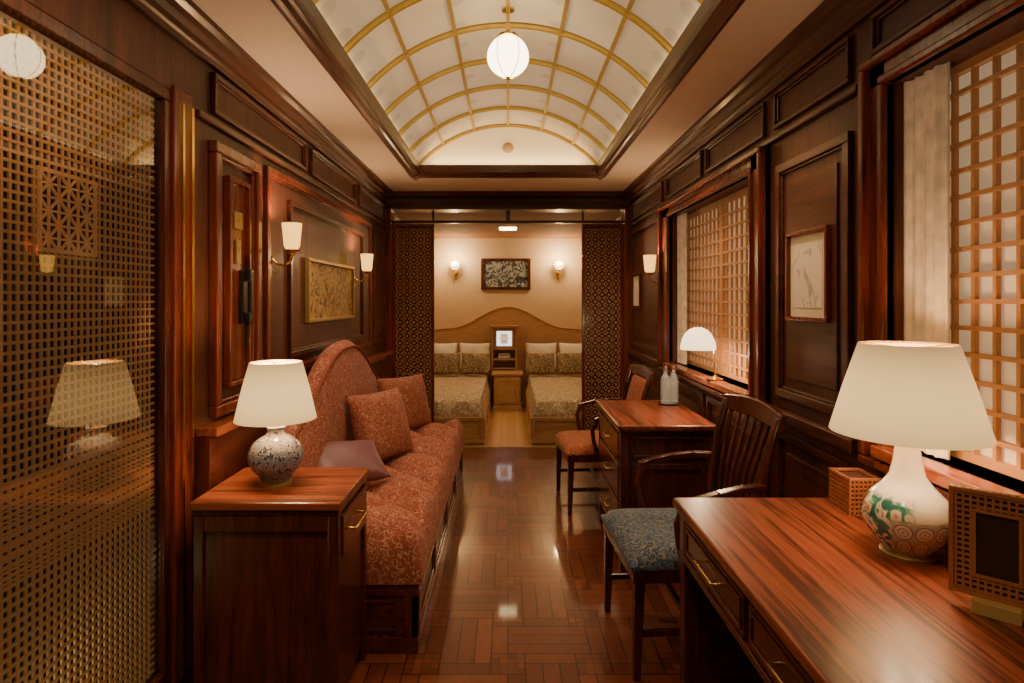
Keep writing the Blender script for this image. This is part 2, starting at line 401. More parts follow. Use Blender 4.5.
# ------------------------------------------------------------ shell
M().box(-1.5,1.3,YB-.1,YD,-.1,0).done('floor',floor_dark,kind=S)
M().box(-1.3,1.3,YD,YE+.1,-.1,0).done('floor',floor_light,kind=S)
m=M(); m.box(-W-.16,-.70,YB,YD,CE,CE+.06); m.box(.70,W+.16,YB,YD,CE,CE+.06); m.box(-.70,.70,4.76,YD,CE,CE+.06); m.box(-.70,.70,YB,.2,CE,CE+.06)
m.done('ceiling',cream_ceiling,kind=S)
M().box(-1.3,1.3,YD,YE+.1,2.25,2.31).done('ceiling',wood('alcove_ceiling_wood',(.20,.09,.035),(.32,.15,.06),'X',.85,1,0),kind=S)
R=.96; ZC=1.825; AM=math.asin(.72/.96)
m=M(); n=36
pts=[(R*math.sin(-AM+2*AM*i/n),ZC+R*math.cos(-AM+2*AM*i/n)) for i in range(n+1)]
pout=[((R+.03)*math.sin(-AM+2*AM*i/n),ZC+(R+.03)*math.cos(-AM+2*AM*i/n)) for i in range(n+1)]
m.prism(pts+pout[::-1],.2,4.80); m.done('ceiling',vault_m,kind=S,smooth=True)
m=M(); m.prism([(-.72,2.44)]+pts+[(.72,2.44)],4.74,4.80); m.done('wall_vault_end',tymp_m,kind=S)
m=M(); m.prism([(-.72,2.44)]+pts+[(.72,2.44)],.18,.22); m.done('wall_vault_end',tymp_m,kind=S)
m=M()
def arcrib(y,w,h):
    ri=[((R-h)*math.sin(-AM+2*AM*i/n),ZC+(R-h)*math.cos(-AM+2*AM*i/n)) for i in range(n+1)]
    m.prism(ri+pts[::-1],y-w/2,y+w/2)
yy=4.72
while yy>.3:
    arcrib(yy,.024,.008); arcrib(yy-.0095,.005,.022); arcrib(yy+.0095,.005,.022); yy-=.43
trim(m,gold,smooth=True)
for k in range(1,6):
    m=M(); a=-AM+2*AM*k/6
    def rp(r,da): return (r*math.sin(a+da),ZC+r*math.cos(a+da))
    m.prism([rp(R,-.010),rp(R-.018,-.010),rp(R-.018,.010),rp(R,.010)],.22,4.74); trim(m,gold2 if k!=3 else gold)
m=M(); m.lathe([(0,0),(.045,0),(.045,-.008),(.03,-.014),(0,-.014)],(0,4.74,2.60),24,'Y'); trim(m,plain('ornament_relief',(.62,.44,.22),.5),smooth=True)
prof=[(.69,2.46),(.69,2.40),(.70,2.38),(.72,2.38),(.73,2.366),(.755,2.366),(.765,2.385),(.785,2.388),(.785,2.402),(.735,2.402),(.735,2.46)]
for sg in(-1,1):
    m=M(); m.prism([(sg*x,z) for x,z in prof],.1,4.84); trim(m,trim_wood,bevel=.003)
m=M(); m.prism([(4.70+(x-.69),z) for x,z in prof],-.735,.735,'X'); trim(m,wood('trim_mahogany_cross',(.03,.010,.006),(.12,.035,.016),'X',.26),bevel=.003)
cp=[(W,2.295),(W-.016,2.295),(W-.018,2.31),(W-.03,2.318),(W-.035,2.335),(W-.055,2.35),(W-.06,2.37),(W-.083,2.382),(W-.086,2.40),(W,2.40)]
for sg in(-1,1):
    m=M(); m.prism([(sg*x,z) for x,z in cp],YB,YD-.1); trim(m,trim_wood,bevel=.002)
m=M(); m.box(-W,-W+.022,2.18,YD-.12,2.07,2.095); trim(m,trim_wood,bevel=.005)
m=M(); m.box(W-.022,W,1.93,YD-.12,2.072,2.095); trim(m,trim_wood,bevel=.005)

# walls
m=M(); m.box(-W-.16,-W,2.15,YD,0,CE); m.box(-W-.16,-W,YB,2.15,2.11,CE); m.box(-W-.16,-W,YB,.35,0,2.11)
m.done('wall_left',wall_wood,kind=S)
M().box(-1.52,-1.46,YB,2.4,0,2.3).done('wall_corridor',plain('corridor_wall',(.030,.020,.009),.6),kind=S)
WY0,WY1=.45,1.765
VY0,VY1=2.75,4.15
m=M(); m.box(W,W+.16,YB,WY0,0,CE); m.box(W,W+.16,WY1,VY0,0,CE); m.box(W,W+.16,VY1,YD,0,CE)
m.box(W,W+.16,WY0,WY1,0,.97); m.box(W,W+.16,WY0,WY1,2.04,CE); m.box(W,W+.16,VY0,VY1,0,.97); m.box(W,W+.16,VY0,VY1,1.98,CE)
m.done('wall_right',wall_wood,kind=S)
M().box(-1.5,W+.16,YB-.1,YB,0,CE+.4).done('wall_front',wall_wood,kind=S)
M().box(-1.3,1.3,YE,YE+.1,0,2.31).done('wall_back',tan_wall,kind=S)
M().box(-1.3,-W,YD,YE,0,2.31).done('wall_left',tan_wall,kind=S)
M().box(W,1.3,YD,YE,0,2.31).done('wall_right',tan_wall,kind=S)

m=M(); m.box(-W,-1.085,2.18,YD-.15,.0,.90); trim(m,furn)
m=M(); m.box(-W,-1.055,2.18,YD-.15,.90,.935); trim(m,red_wood_y,bevel=.006)
m=M(); m.box(-1.085,-1.07,2.18,YD-.15,0,.12); m.done('baseboard_left',furn_y,kind=S)
m=M(); m.box(W-.015,W,YB,YD-.1,0,.13); m.done('baseboard_right',furn_y,kind=S,bevel=.003)
m=M(); m.box(W-.035,W,1.94,2.57,.90,.95); m.box(W-.035,W,4.35,YD-.12,.90,.95); trim(m,trim_wood,bevel=.006)

def panel(side,y0,y1,z0,z1,mat=None,w=.03,inner=True,gap=.05):
    m=M(); f=side*W; d=-side
    m.frame(d,f,y0,y1,z0,z1,w,.020)
    m.frame(d,f,y0+w,y1-w,z0+w,z1-w,.010,.010)
    if inner:
        xa,xb=sorted((f,f+d*.010)); m.box(xa,xb,y0+w+gap,y1-w-gap,z0+w+gap,z1-w-gap)
    return trim(m,mat or trim_wood,bevel=.003)
panel(-1,2.80,4.96,1.02,2.03,red_wood,.035,False)
panel(-1,3.10,4.68,1.10,1.92,trim_wood,.03,False)
panel(-1,5.04,5.50,1.02,2.03,trim_wood)
panel(-1,2.30,3.35,2.12,2.275,trim_wood,.016,False); panel(-1,3.45,4.45,2.12,2.275,trim_wood,.016,False); panel(-1,4.55,5.5,2.12,2.275,trim_wood,.016,False)
panel(1,1.98,2.52,1.00,1.96,trim_wood,.035)
panel(1,4.46,5.50,1.00,2.02,trim_wood)
panel(1,1.98,2.54,2.12,2.275,trim_wood,.016,False)
panel(1,2.64,3.42,2.12,2.275,trim_wood,.016,False); panel(1,3.50,4.28,2.12,2.275,trim_wood,.016,False); panel(1,4.40,5.5,2.12,2.275,trim_wood,.016,False)
panel(1,1.12,1.86,2.155,2.28,trim_wood,.016,False); panel(1,.3,1.05,2.155,2.28,trim_wood,.016,False)
panel(1,1.98,2.52,.16,.86,trim_wood)
panel(1,2.62,3.4,.16,.86,trim_wood); panel(1,3.45,4.3,.16,.86,trim_wood); panel(1,4.4,5.5,.16,.86,trim_wood)

m=M(); m.box(-W,-1.085,YD-.15,YD+.05,0,2.25); m.box(1.085,W,YD-.15,YD+.05,0,2.25); trim(m,red_wood,bevel=.004)
cross=wood('header_wood',(.03,.010,.006),(.11,.033,.016),'X',.4,1,.05)
m=M(); m.box(-W,W,YD-.13,YD+.05,2.24,CE); m.box(-W,W,YD-.16,YD-.13,2.30,2.34); m.box(-W,W,YD-.19,YD-.13,2.36,CE); m.box(-W,W,YD-.15,YD-.13,2.24,2.262); trim(m,cross,bevel=.004)
m=M(); m.box(-1.085,1.085,YD-.05,YD+.03,2.125,2.15); m.box(-.02,.02,YD-.01,YD+.02,2.15,2.24); m.box(-.72,-.70,YD-.01,YD+.02,2.15,2.24); m.box(.70,.72,YD-.01,YD+.02,2.15,2.24); trim(m,cross,bevel=.003)
m=M(); m.box(-.72,.72,YD-.02,YD+.06,0,.006); trim(m,brass_dark)
def latdoor(nm,x0,x1):
    m=M(); y=YD-.02
    m.framey(y,.04,x0,x1,0.01,2.12,.028)
    o=m.done(nm,red_wood,kind=S,bevel=.003)
    m=M(); m.box(x0+.026,x1-.026,y+.026,y+.034,.04,2.10); m.done('door_panel',lat_back,o)
    m=M(); s=.0655; r=.0375
    zz=.075
    nx=5; off=(x0+x1)/2-(nx-1)*s/2
    while zz<2.075:
        for i in range(nx): m.ring(off+i*s,zz,y+.006,y+.018,r,r-.0075,16); m.ring(off+i*s,zz,y+.006,y+.018,.013,.006,8)
        zz+=s
    m.done('door_lattice',lat_panel,o)
latdoor('door_2',-1.085,-.70); latdoor('door_3',.70,1.085)

# ------------------------------------------------------------ glass door
m=M(); f=-1.17
m.box(f-.03,f+.03,.35,2.03,0.0,.16); m.box(f-.03,f+.03,.35,2.03,2.07,2.11); m.box(f-.03,f+.03,1.995,2.03,.16,2.07); m.box(f-.03,f+.03,.35,.40,.16,2.07)
gd=m.done('door_1',furn,kind=S,bevel=.004)
M().quad((-1.160,.40,.16),(-1.160,1.995,.16),(-1.160,1.995,2.07),(-1.160,.40,2.07)).done('glass_pane',door_glass,gd)
m=M(); lx0,lx1=-1.181,-1.176
s=.0240; hh=.105
blocks=[(1.61,1.63),(1.08,1.63)]
def split(a0,a1,holes):
    segs=[(a0,a1)]
    for h0,h1 in holes:
        ns=[]
        for p,q in segs:
            if h1<=p or h0>=q: ns.append((p,q))
            else:
                if h0>p: ns.append((p,h0))
                if h1<q: ns.append((h1,q))
        segs=ns
    return segs
y=.41
while y<1.99:
    for a,b in split(.16,2.07,[(cz-hh,cz+hh) for cy,cz in blocks if abs(y-cy)<hh]): m.box(lx0,lx1,y-.0036,y+.0036,a,b)
    y+=s
z=.17
while z<2.07:
    for a,b in split(.40,1.995,[(cy-hh,cy+hh) for cy,cz in blocks if abs(z-cz)<hh]): m.box(lx0,lx1+.001,a,b,z-.0036,z+.0036)
    z+=s
z=.72
while z<.98: m.box(lx0,lx1,.40,1.995,z-.0022,z+.0022); z+=.0131
m.done('door_lattice',kumiko_l,gd)
for (cy,cz) in blocks:
    m=M()
    c=2*hh/3; X=lx1-.003
    for i in range(3):
        for j in range(3):
            a=(cy-hh+i*c,cz-hh+j*c); my,mz=a[0]+c/2,a[1]+c/2
            m.beam((X,a[0],a[1]),(X,a[0]+c,a[1]+c),.006,.005); m.beam((X,a[0],a[1]+c),(X,a[0]+c,a[1]),.006,.005)
            m.beam((X,a[0],mz),(X,a[0]+c,mz),.006,.005); m.beam((X,my,a[1]),(X,my,a[1]+c),.006,.005)
            m.frame(1,X-.002,a[0]-.003,a[0]+c+.003,a[1]-.003,a[1]+c+.003,.006,.005)
    m.frame(1,X-.002,cy-hh,cy+hh,cz-hh,cz+hh,.008,.007)
    m.done('star_inset',plain('kumiko_star',(.56,.29,.11),.5,0,.14,(.6,.30,.10)),gd)  # emission in the star bars lifts them above the grid
m=M(); m.box(-W-.02,-1.128,2.032,2.15,0,2.13); trim(m,red_wood,bevel=.005)
m=M(); m.box(-1.128,-1.120,2.07,2.082,.1,2.08); trim(m,brass)
m=M(); m.box(-1.128,-1.118,2.125,2.14,.1,2.08); trim(m,brass)

# ------------------------------------------------------------ windows
def window(nm,y0,y1,z0,z1,ca0,ca1,cell,cy0,cy1,waves):
    m=M(); X=W
    a,b=y0-ca0,y1+ca1
    m.box(X-.03,X,a,b,z0-.07,z0-.035); m.box(X-.03,X,a,b,z1,z1+.09); m.box(X-.03,X,a,y0,z0-.07,z1+.09); m.box(X-.03,X,y1,b,z0-.07,z1+.09)
    m.frame(-1,X,a,b,z0-.07,z1+.09,.025,.055)
    m.frame(-1,X,y0-.025,y1+.025,z0-.03,z1+.025,.025,.042)
    o=m.done(nm,red_wood,kind=S,bevel=.006)
    M().box(1.075,1.25,y0-.02,y1+.02,z0-.035,z0).done('window_sill',red_wood_y,o,bevel=.005)
    M().box(1.248,1.252,y0,y1,z0,z1).done('shoji_paper',paper,o)
    m=M(); xx0,xx1=1.228,1.241
    L=y1-y0; ns=2
    for i in range(ns):
        a=y0+L*i/ns; b=y0+L*(i+1)/ns
        m.frame(1,1.224,a,b,z0,z1,.024,.022)
    yy=y0+cell
    while yy<y1-.01: m.box(xx0,xx1,yy-.006,yy+.006,z0,z1); yy+=cell
    zz=z0+cell
    while zz<z1-.01: m.box(xx0-.003,xx1,y0,y1,zz-.006,zz+.006); zz+=cell
    m.done('window_lattice',kumiko,o)
    c=M(); N=120; A=[]
    xc=1.168
    for i in range(N+1):
        t=i/N; yv=cy0+(cy1-cy0)*t; xv=xc+.006*math.sin(t*pi*2*waves)+.004*math.sin(t*pi*2*waves*.43+1)+.0025*math.sin(t*61)
        A.append((xv,yv))
    B=[(x+.004,y) for x,y in A[::-1]]
    c.prism(A+B,z0+.003,z1-.004,'Z')
    c.done('curtain',linen,None,smooth=True,label='cream linen curtain gathered beside a lattice window',cat='curtain')
    return o
window('window_1',VY0,VY1,.97,1.98,.15,.20,.070,3.96,4.145,5)
window('window_2',WY0,WY1,.97,2.04,.17,.10,.071,1.600,1.763,4)

# ------------------------------------------------------------ intercom panel
m=M(); m.frame(1,-W,2.28,2.70,.95,2.01,.045,.035); m.frame(1,-W,2.325,2.655,.995,1.965,.015,.02); trim(m,red_wood,bevel=.006)
m=M(); m.frame(1,-W,2.40,2.60,1.05,1.90,.02,.03); m.box(-W,-W+.012,2.42,2.58,1.07,1.88); trim(m,red_wood,bevel=.004)
for (z,h,wd) in((1.73,.07,.07),(1.60,.10,.04)):
    m=M(); m.box(-W+.012,-W+.02,2.50-wd/2,2.50+wd/2,z-h/2,z+h/2); m.lathe([(0,0),(.006,0),(.006,.004),(0,.004)],(-W+.02,2.50,z),12,'X')
    m.done('switch_plate',brass_dark,label='small brass switch plate on mahogany panel',cat='switch',bevel=.002)
T=thing('telephone','black wall telephone handset on mahogany panel','telephone',(-W+.012,2.535,1.30))
T.scale=(.8,.8,.8)
M().box(0,.025,-.03,.03,0,.28).done('cradle',black,T,bevel=.006)
m=M(); m.beam((.05,0,.05),(.05,0,.25),.035,.022); m.box(.026,.06,-.024,.024,.0,.06); m.box(.026,.06,-.024,.024,.22,.29); m.done('handset',black,T,bevel=.008)
m=M(); m.tube([(.03+.008*math.cos(i*1.3),.008*math.sin(i*1.3),-.002*i) for i in range(60)],.003,6); m.done('cord',black,T,smooth=True)
T=thing('door_handle','small brass pull on dark panel','handle',(-W+.0,5.30,1.20))
m=M(); m.lathe([(0,0),(.022,0),(.022,.006),(.008,.01),(.008,.03),(.014,.045),(0,.05)],(0,0,0),16,'X'); m.done('knob',brass,T,smooth=True)
m=M(); m.box(0,.004,-.025,.025,-.10,.06); m.done('plate',brass,T,bevel=.002)

# ------------------------------------------------------------ sconces
def sconce(loc,rot,label,glass,style,grp):
    T=thing('wall_sconce',label,'wall lamp',loc,rot,grp)
    m=M(); m.lathe([(0,0),(.035,0),(.035,.006),(.022,.014),(.010,.018),(0,.02)],(0,0,-.10),20,'X')
    m.box(0,.006,-.012,.012,-.19,-.04)
    m.done('backplate',brass,T,smooth=True)
    m=M(); m.tube([(.01,0,-.10),(.035,0,-.125),(.07,0,-.135),(.10,0,-.12),(.11,0,-.095),(.11,0,-.07)],.006,10)
    m.done('arm',brass,T,smooth=True)
    m=M(); m.tube([(.004,0,-.15),(.03,.0,-.17),(.05,0,-.165),(.055,0,-.145),(.045,0,-.135)],.004,8)
    m.done('scroll',brass,T,smooth=True)
    m=M(); m.lathe([(0,-.085),(.012,-.085),(.014,-.075),(.034,-.066),(.036,-.060),(0,-.058)],(.11,0,0),20); m.done('cup',brass,T,smooth=True)
    m=M()
    if style=='tulip':
        m.lathe([(.026,-.060),(.036,-.045),(.040,0),(.046,.065),(.043,.065),(.037,0),(.033,-.043),(.024,-.056)],(.11,0,0),24)
    else:
        m.lathe([(.02,-.058),(.045,-.045),(.066,-.015),(.070,.01),(.060,.035),(.040,.052),(.0,.060)],(.11,0,0),24)
    m.done('lamp_shade',glass,T,smooth=True)
    return T
s1=sconce((-W+.0,2.86,1.70),0,'brass wall sconce with amber glass cup beside gold painting',glass_amber,'tulip','amber wall sconces')
dup(s1,(-W,4.38,1.67),0)
dup(s1,(W,4.36,1.66),pi,'brass wall sconce with amber glass cup between windows and alcove')
s2=sconce((-.72,YE,1.87),-pi/2,'brass wall sconce with round opal glass above bed',glass_glow,'dome','alcove wall sconces')
dup(s2,(.69,YE,1.87),-pi/2)
for p in((-1.03,2.86,1.735),(-1.03,4.38,1.705),(1.03,4.36,1.695)): point('sconce_light',p,13,.02,(1,.66,.34))
for x in(-.72,.69): point('sconce_light',(x,YE-.22,1.95),19,.06,(1,.70,.36))

# ------------------------------------------------------------ pendant
T=thing('pendant_lamp','round opal globe pendant lamp with brass fittings','ceiling lamp',(0,2.85,2.555))
M().sphere((0,0,0),.098,16).done('lamp_globe',globe_glow,T,smooth=True)
m=M(); m.lathe([(0,.09),(.045,.092),(.05,.10),(.03,.115),(.012,.125),(.012,.15),(.008,.155),(.008,.215),(.03,.218),(.03,.225),(0,.225)],(0,0,0),20)
m.done('rod',brass,T,smooth=True)
m=M(); m.lathe([(0,-.112),(.006,-.108),(.012,-.098),(0,-.094)],(0,0,0),12); m.done('finial',brass,T,smooth=True)
m=M()
for k in range(3):
    a=k*pi/3; m.tube([(.101*math.sin(t)*math.cos(a),.101*math.sin(t)*math.sin(a),.101*math.cos(t)) for t in [2*pi*i/40 for i in range(41)]],.0022,6)
m.done('cage',brass,T,smooth=True)

# ------------------------------------------------------------ pictures
def picture(side,y0,y1,z0,z1,fw,fmat,amat,label,mat=None,matw=0):
    cy=(y0+y1)/2; T=thing('picture',label,'picture',(side*W,cy,z0),0)
    d=-side; h=(y1-y0)/2; H=z1-z0
    m=M(); m.frame(d,0,-h,h,0,H,fw,.028); m.done('frame',fmat,T,bevel=.004)
    m=M(); xa,xb=sorted((0,d*.012)); m.box(xa,xb,-h+fw,h-fw,fw,H-fw)
    if mat: m.done('mount',mat,T); m=M(); xa,xb=sorted((d*.012,d*.014)); q=fw+matw; m.box(xa,xb,-h+q,h-q,q,H-q)
    m.done('canvas',amat,T)
picture(-1,3.36,4.36,1.27,1.64,.022,brass_dark,art_gold,'wide gold relief picture on dark panelled wall')
picture(1,2.10,2.41,1.32,1.665,.016,red_wood,art_sketch,'pale sketch in narrow reddish wood frame',plain('mount_card',(.80,.66,.47),.7),.035)
picture(1,5.08,5.42,1.32,1.64,.03,furn,art_sketch,'small pale print in dark frame beside sleeping alcove')
T=thing('picture','dark framed abstract print above headboard','picture',(-.03,YE,1.54))
m=M(); m.framey(0,-.03,-.34,.34,0,.43,.04); m.done('frame',furn,T,bevel=.004)
M().box(-.3,.3,-.012,0,.04,.39).done('canvas',art_ink,T)

# ------------------------------------------------------------ cushions
def cushion(name,w,h,t,mat,loc,rot,label,cat='cushion',group=None,parent=None):
    m=M(); N=22; top={};bot={}
    for i in range(N+1):
        for j in range(N+1):
            u=2*i/N-1; v=2*j/N-1
            pin=1-.06*(1-v*v)*abs(u)**3; pin2=1-.06*(1-u*u)*abs(v)**3
            x=u*w/2*pin; z=v*h/2*pin2
            th=t/2*(max(0,(1-abs(u)**2.6)*(1-abs(v)**2.6)))**.5*(1+.06*math.sin(5*u+3*v))
            top[i,j]=m.bm.verts.new((x,-th,z))
            bot[i,j]=top[i,j] if i in(0,N) or j in(0,N) else m.bm.verts.new((x,th,z))
    for i in range(N):
        for j in range(N):
            m.bm.faces.new((top[i,j],top[i+1,j],top[i+1,j+1],top[i,j+1]))
            m.bm.faces.new((bot[i,j],bot[i,j+1],bot[i+1,j+1],bot[i+1,j]))
    o=m.done(name,mat,parent,smooth=True,label=label,cat=cat,group=group)
    o.data.set_sharp_from_angle(angle=pi)
    o.location=loc; o.rotation_euler=rot; return o

# ------------------------------------------------------------ sofa
T=thing('sofa','long camelback sofa in red damask on dark wood base','sofa',(0,0,0))
SX0,SX1,SY0,SY1=-1.045,-.355,2.38,4.72
m=M(); m.box(SX0,SX1-.012,SY0+.012,SY1,.0,.27)
m.box(SX0,SX1,SY0,SY1,.0,.06); m.box(SX0,SX1,SY0,SY1,.225,.275)
nb=4
for i in range(nb+1):
    y=SY0+(SY1-SY0-.06)*i/nb; m.box(SX1-.03,SX1,y,y+.06,.06,.225)
m.box(SX0,SX0+.06,SY0,SY0+.03,.06,.225); m.box(SX1-.06,SX1,SY0,SY0+.03,.06,.225)
for i in range(nb):
    L=(SY1-SY0-.06)/nb; y=SY0+L*i+.06; m.frame(1,SX1-.012,y+.02,y+L-.08,.08,.205,.012,.008)
m.framey(SY0+.012,-.008,SX0+.09,SX1-.09,.08,.205,.012)
m.done('base',furn_y,T,bevel=.004)
m=M(); NX=44; NY=150; zb=.275
G={}
def tuftf(u,v): return (abs(math.sin(pi*(u*1.5+v*5.25)))*abs(math.sin(pi*(u*1.5-v*5.25))))**.5
for i in range(NX+1):
    for j in range(NY+1):
        u=i/NX; v=j/NY
        x=SX0+.10+(SX1+.015-SX0-.10)*u; y=SY0-.01+(SY1-SY0+.02)*v
        e=min(u/.02+1,(1-u)/.13,v/.04,(1-v)/.04); e=max(0,min(1,e)); ed=math.sqrt(max(0,1-(1-e)**2))
        z=zb+.03+(.12+.07*tuftf(u,v))*ed
        G[i,j]=m.bm.verts.new((x,y,z))
for i in range(NX):
    for j in range(NY): m.bm.faces.new((G[i,j],G[i+1,j],G[i+1,j+1],G[i,j+1]))
edge=[(i,0) for i in range(NX+1)]+[(NX,j) for j in range(1,NY+1)]+[(i,NY) for i in range(NX-1,-1,-1)]+[(0,j) for j in range(NY-1,0,-1)]
lo=[m.bm.verts.new((G[k].co.x,G[k].co.y,zb)) for k in edge]
for a in range(len(edge)):
    b=(a+1)%len(edge); m.bm.faces.new((G[edge[a]],lo[a],lo[b],G[edge[b]]))
m.bm.faces.new(lo)
m.done('seat_cushion',sofa_f,T,smooth=True)
for a in range(0,8):
    for b in range(-6,3):
        u=(a+b)/3; v=(a-b)/10.5
        if .1<u<.9 and .03<v<.97:
            x=SX0+.10+(SX1+.015-SX0-.10)*u; y=SY0-.01+(SY1-SY0+.02)*v
            m=M(); m.lathe([(0,0),(.012,0),(.010,.006),(0,.009)],(x,y,.426),10); m.done('button',button_f,T,smooth=True)
def camel(v):
    a=abs(v*2-1)
    return .76+.40*math.exp(-(a/.60)**2.6)
N=50; m=M(); rows=[]
prof=[(-.0,0),( .10,0),(.125,.05),(.115,.5),(.10,.90),(.085,.965),(.05,1.0),(.02,.98),(0,.93)]
for j in range(N+1):
    v=j/N; y=SY0+(SY1-SY0)*v; H=camel(v); zb2=.30
    ee=min(1,min(v,1-v)/.02); r=[]
    for px,ph in prof:
        bul=.012*math.sin(pi*ph)
        r.append(m.bm.verts.new((SX0+.005+(px+bul*(px>.05))*(0.6+.4*ee),y,zb2+(H-zb2)*ph-(1-ee)*.02*ph)))
    rows.append(r)
for A,B in zip(rows,rows[1:]):
    for k in range(len(prof)):
        k2=(k+1)%len(prof); m.bm.faces.new((A[k],A[k2],B[k2],B[k]))
m.bm.faces.new(rows[0]); m.bm.faces.new(rows[-1][::-1])
m.done('backrest',sofa_f,T,smooth=True)
m=M(); m.tube([(SX0+.10,SY0+(SY1-SY0)*(.01+.98*j/N),.30+(camel(.01+.98*j/N)-.30)*.955) for j in range(N+1)],.008,8); m.done('piping',button_f,T,smooth=True)
G_='damask sofa cushions'
cushion('cushion',.43,.41,.17,cush_f,(-.745,3.52,.665),(math.radians(-18),0,math.radians(58)),'square red damask cushion leaning on sofa back',group=G_)
cushion('cushion',.42,.40,.16,cush_f,(-.745,4.34,.655),(math.radians(-17),0,math.radians(48)),'square red damask cushion leaning at sofa end',group=G_)
cushion('cushion',.40,.29,.12,purple_f,(-.82,3.02,.585),(math.radians(-62),math.radians(3),math.radians(34)),'mauve satin cushion lying against sofa back')

# ------------------------------------------------------------ side table
T=thing('side_table','square red mahogany side table with drawer beside sofa','side table',(0,0,0))
X0,X1,Y0,Y1,ZT=-1.04,-.545,1.95,2.37,.74
M().box(X0,X1,Y0,Y1,ZT-.028,ZT).done('top',wood('side_table_top',(.065,.013,.007),(.35,.085,.032),'X',.34,.9,.2,1),T,bevel=.006)
m=M(); m.box(X0+.02,X1-.02,Y0+.02,Y1-.02,.06,ZT-.045); m.box(X0+.008,X1-.008,Y0+.008,Y1-.008,ZT-.045,ZT-.028)
for xx in(X0+.01,X1-.045):
    for yy in(Y0+.01,Y1-.045): m.box(xx,xx+.035,yy,yy+.035,0,ZT-.045)
m.box(X0+.045,X1-.045,Y0+.01,Y0+.03,ZT-.10,ZT-.045); m.box(X0+.045,X1-.045,Y0+.01,Y0+.03,.06,.12)
m.done('body',furn,T,bevel=.004)
dr=M().box(X1-.02,X1-.004,Y0+.055,Y1-.055,ZT-.20,ZT-.06).done('drawer',furn_y,T,bevel=.005)
m=M(); m.tube([(X1-.004,Y0+.13,ZT-.13),(X1+.018,Y0+.13,ZT-.13),(X1+.018,Y1-.13,ZT-.13),(X1-.004,Y1-.13,ZT-.13)],.005,8); m.done('handle',brass,dr,smooth=True)

# ------------------------------------------------------------ table lamps
def table_lamp(loc,label,vp,vm,zs0,zs1,r0,r1,foot):
    T=thing('table_lamp',label,'lamp',loc)
    m=M(); m.lathe(vp,(0,0,0),40); m.done('lamp_base',vm,T,smooth=True)
    m=M(); m.lathe(foot,(0,0,0),32); m.done('foot',brass_dark,T,smooth=True)
    top=vp[-1][1]
    m=M(); m.lathe([(0,top),(.016,top),(.012,top+.015),(.010,zs0+.04),(.014,zs0+.05),(.014,zs0+.08),(0,zs0+.08)],(0,0,0),16); m.done('socket',brass,T,smooth=True)
    m=M(); m.sphere((0,0,zs0+.115),.03,10); m.done('bulb',glass_glow,T,smooth=True)
    m=M(); m.lathe([(r0,zs0),(r0-(r0-r1)*.5+.002,(zs0+zs1)/2),(r1,zs1),(r1-.003,zs1),(r0-(r0-r1)*.5-.002,(zs0+zs1)/2),(r0-.003,zs0),(r0,zs0)],(0,0,0),48)
    m.done('lamp_shade',lit_shade('lampshade_fabric',(1.0,.62,.23),1.35,(.60,.44,.26),zs0,zs1),T,smooth=True)
    m=M(); m.tube([(r1*math.cos(a)*.98,r1*math.sin(a)*.98,zs1-.003) for a in [2*pi*i/40 for i in range(41)]],.0025,6)
    for a in(0,2*pi/3,4*pi/3): m.tube([(0,0,zs1-.012),(r1*math.cos(a),r1*math.sin(a),zs1-.004)],.002,6)
    m.tube([(0,0,zs0+.08),(0,0,zs1-.01)],.003,6)
    m.done('shade_ring',brass,T,smooth=True)
    return T
table_lamp((-.835,2.16,.74),'scroll-patterned porcelain lamp with cream shade on side table',
  [(0,.012),(.048,.012),(.052,.02),(.06,.035),(.085,.06),(.096,.09),(.094,.12),(.078,.148),(.052,.168),(.034,.178),(.028,.19),(.034,.205),(0,.205)],porc_scroll,
  .232,.437,.140,.090,[(0,0),(.055,0),(.055,.008),(.046,.014),(0,.014)])
LX,LY=1.005,1.51
table_lamp((LX,LY,.76),'large pear-shaped porcelain lamp with leaf and lace pattern',
  [(0,.015),(.054,.015),(.058,.022),(.072,.038),(.090,.062),(.101,.092),(.098,.120),(.082,.150),(.057,.175),(.040,.200),(.032,.235),(.027,.275),(.029,.295),(0,.295)],porc_lace,
  .305,.53,.175,.108,[(0,0),(.060,0),(.062,.008),(.054,.016),(0,.016)])
point('lamp_light',(-.835,2.16,1.13),10,.04); point('lamp_light',(LX,LY,1.20),8,.05)
point('lamp_light',(-.835,2.16,.99),3,.04); point('lamp_light',(LX,LY,1.09),4,.05)
T=thing('desk_lamp','small brass lamp with white dome shade on window sill','lamp',(1.11,3.22,.97))
m=M(); m.lathe([(0,0),(.045,0),(.045,.008),(.02,.016),(.008,.025),(0,.025)],(0,0,0),24); m.done('lamp_base',brass,T,smooth=True)
m=M(); m.tube([(0,0,.02),(.0,0,.10),(-.005,0,.18),(-.03,0,.235),(-.06,0,.258),(-.085,0,.262)],.005,8); m.done('stem',brass,T,smooth=True)
m=M(); pr=[(.092,.165),(.092,.18),(.085,.215),(.068,.25),(.045,.272),(.02,.282),(0,.284)]
m.lathe(pr,(-.09,0,0),28); m.done('lamp_shade',shade_mat('dome_glass',(1,.80,.46),2.4),T,smooth=True)
point('lamp_light',(1.02,3.22,1.12),7,.03)

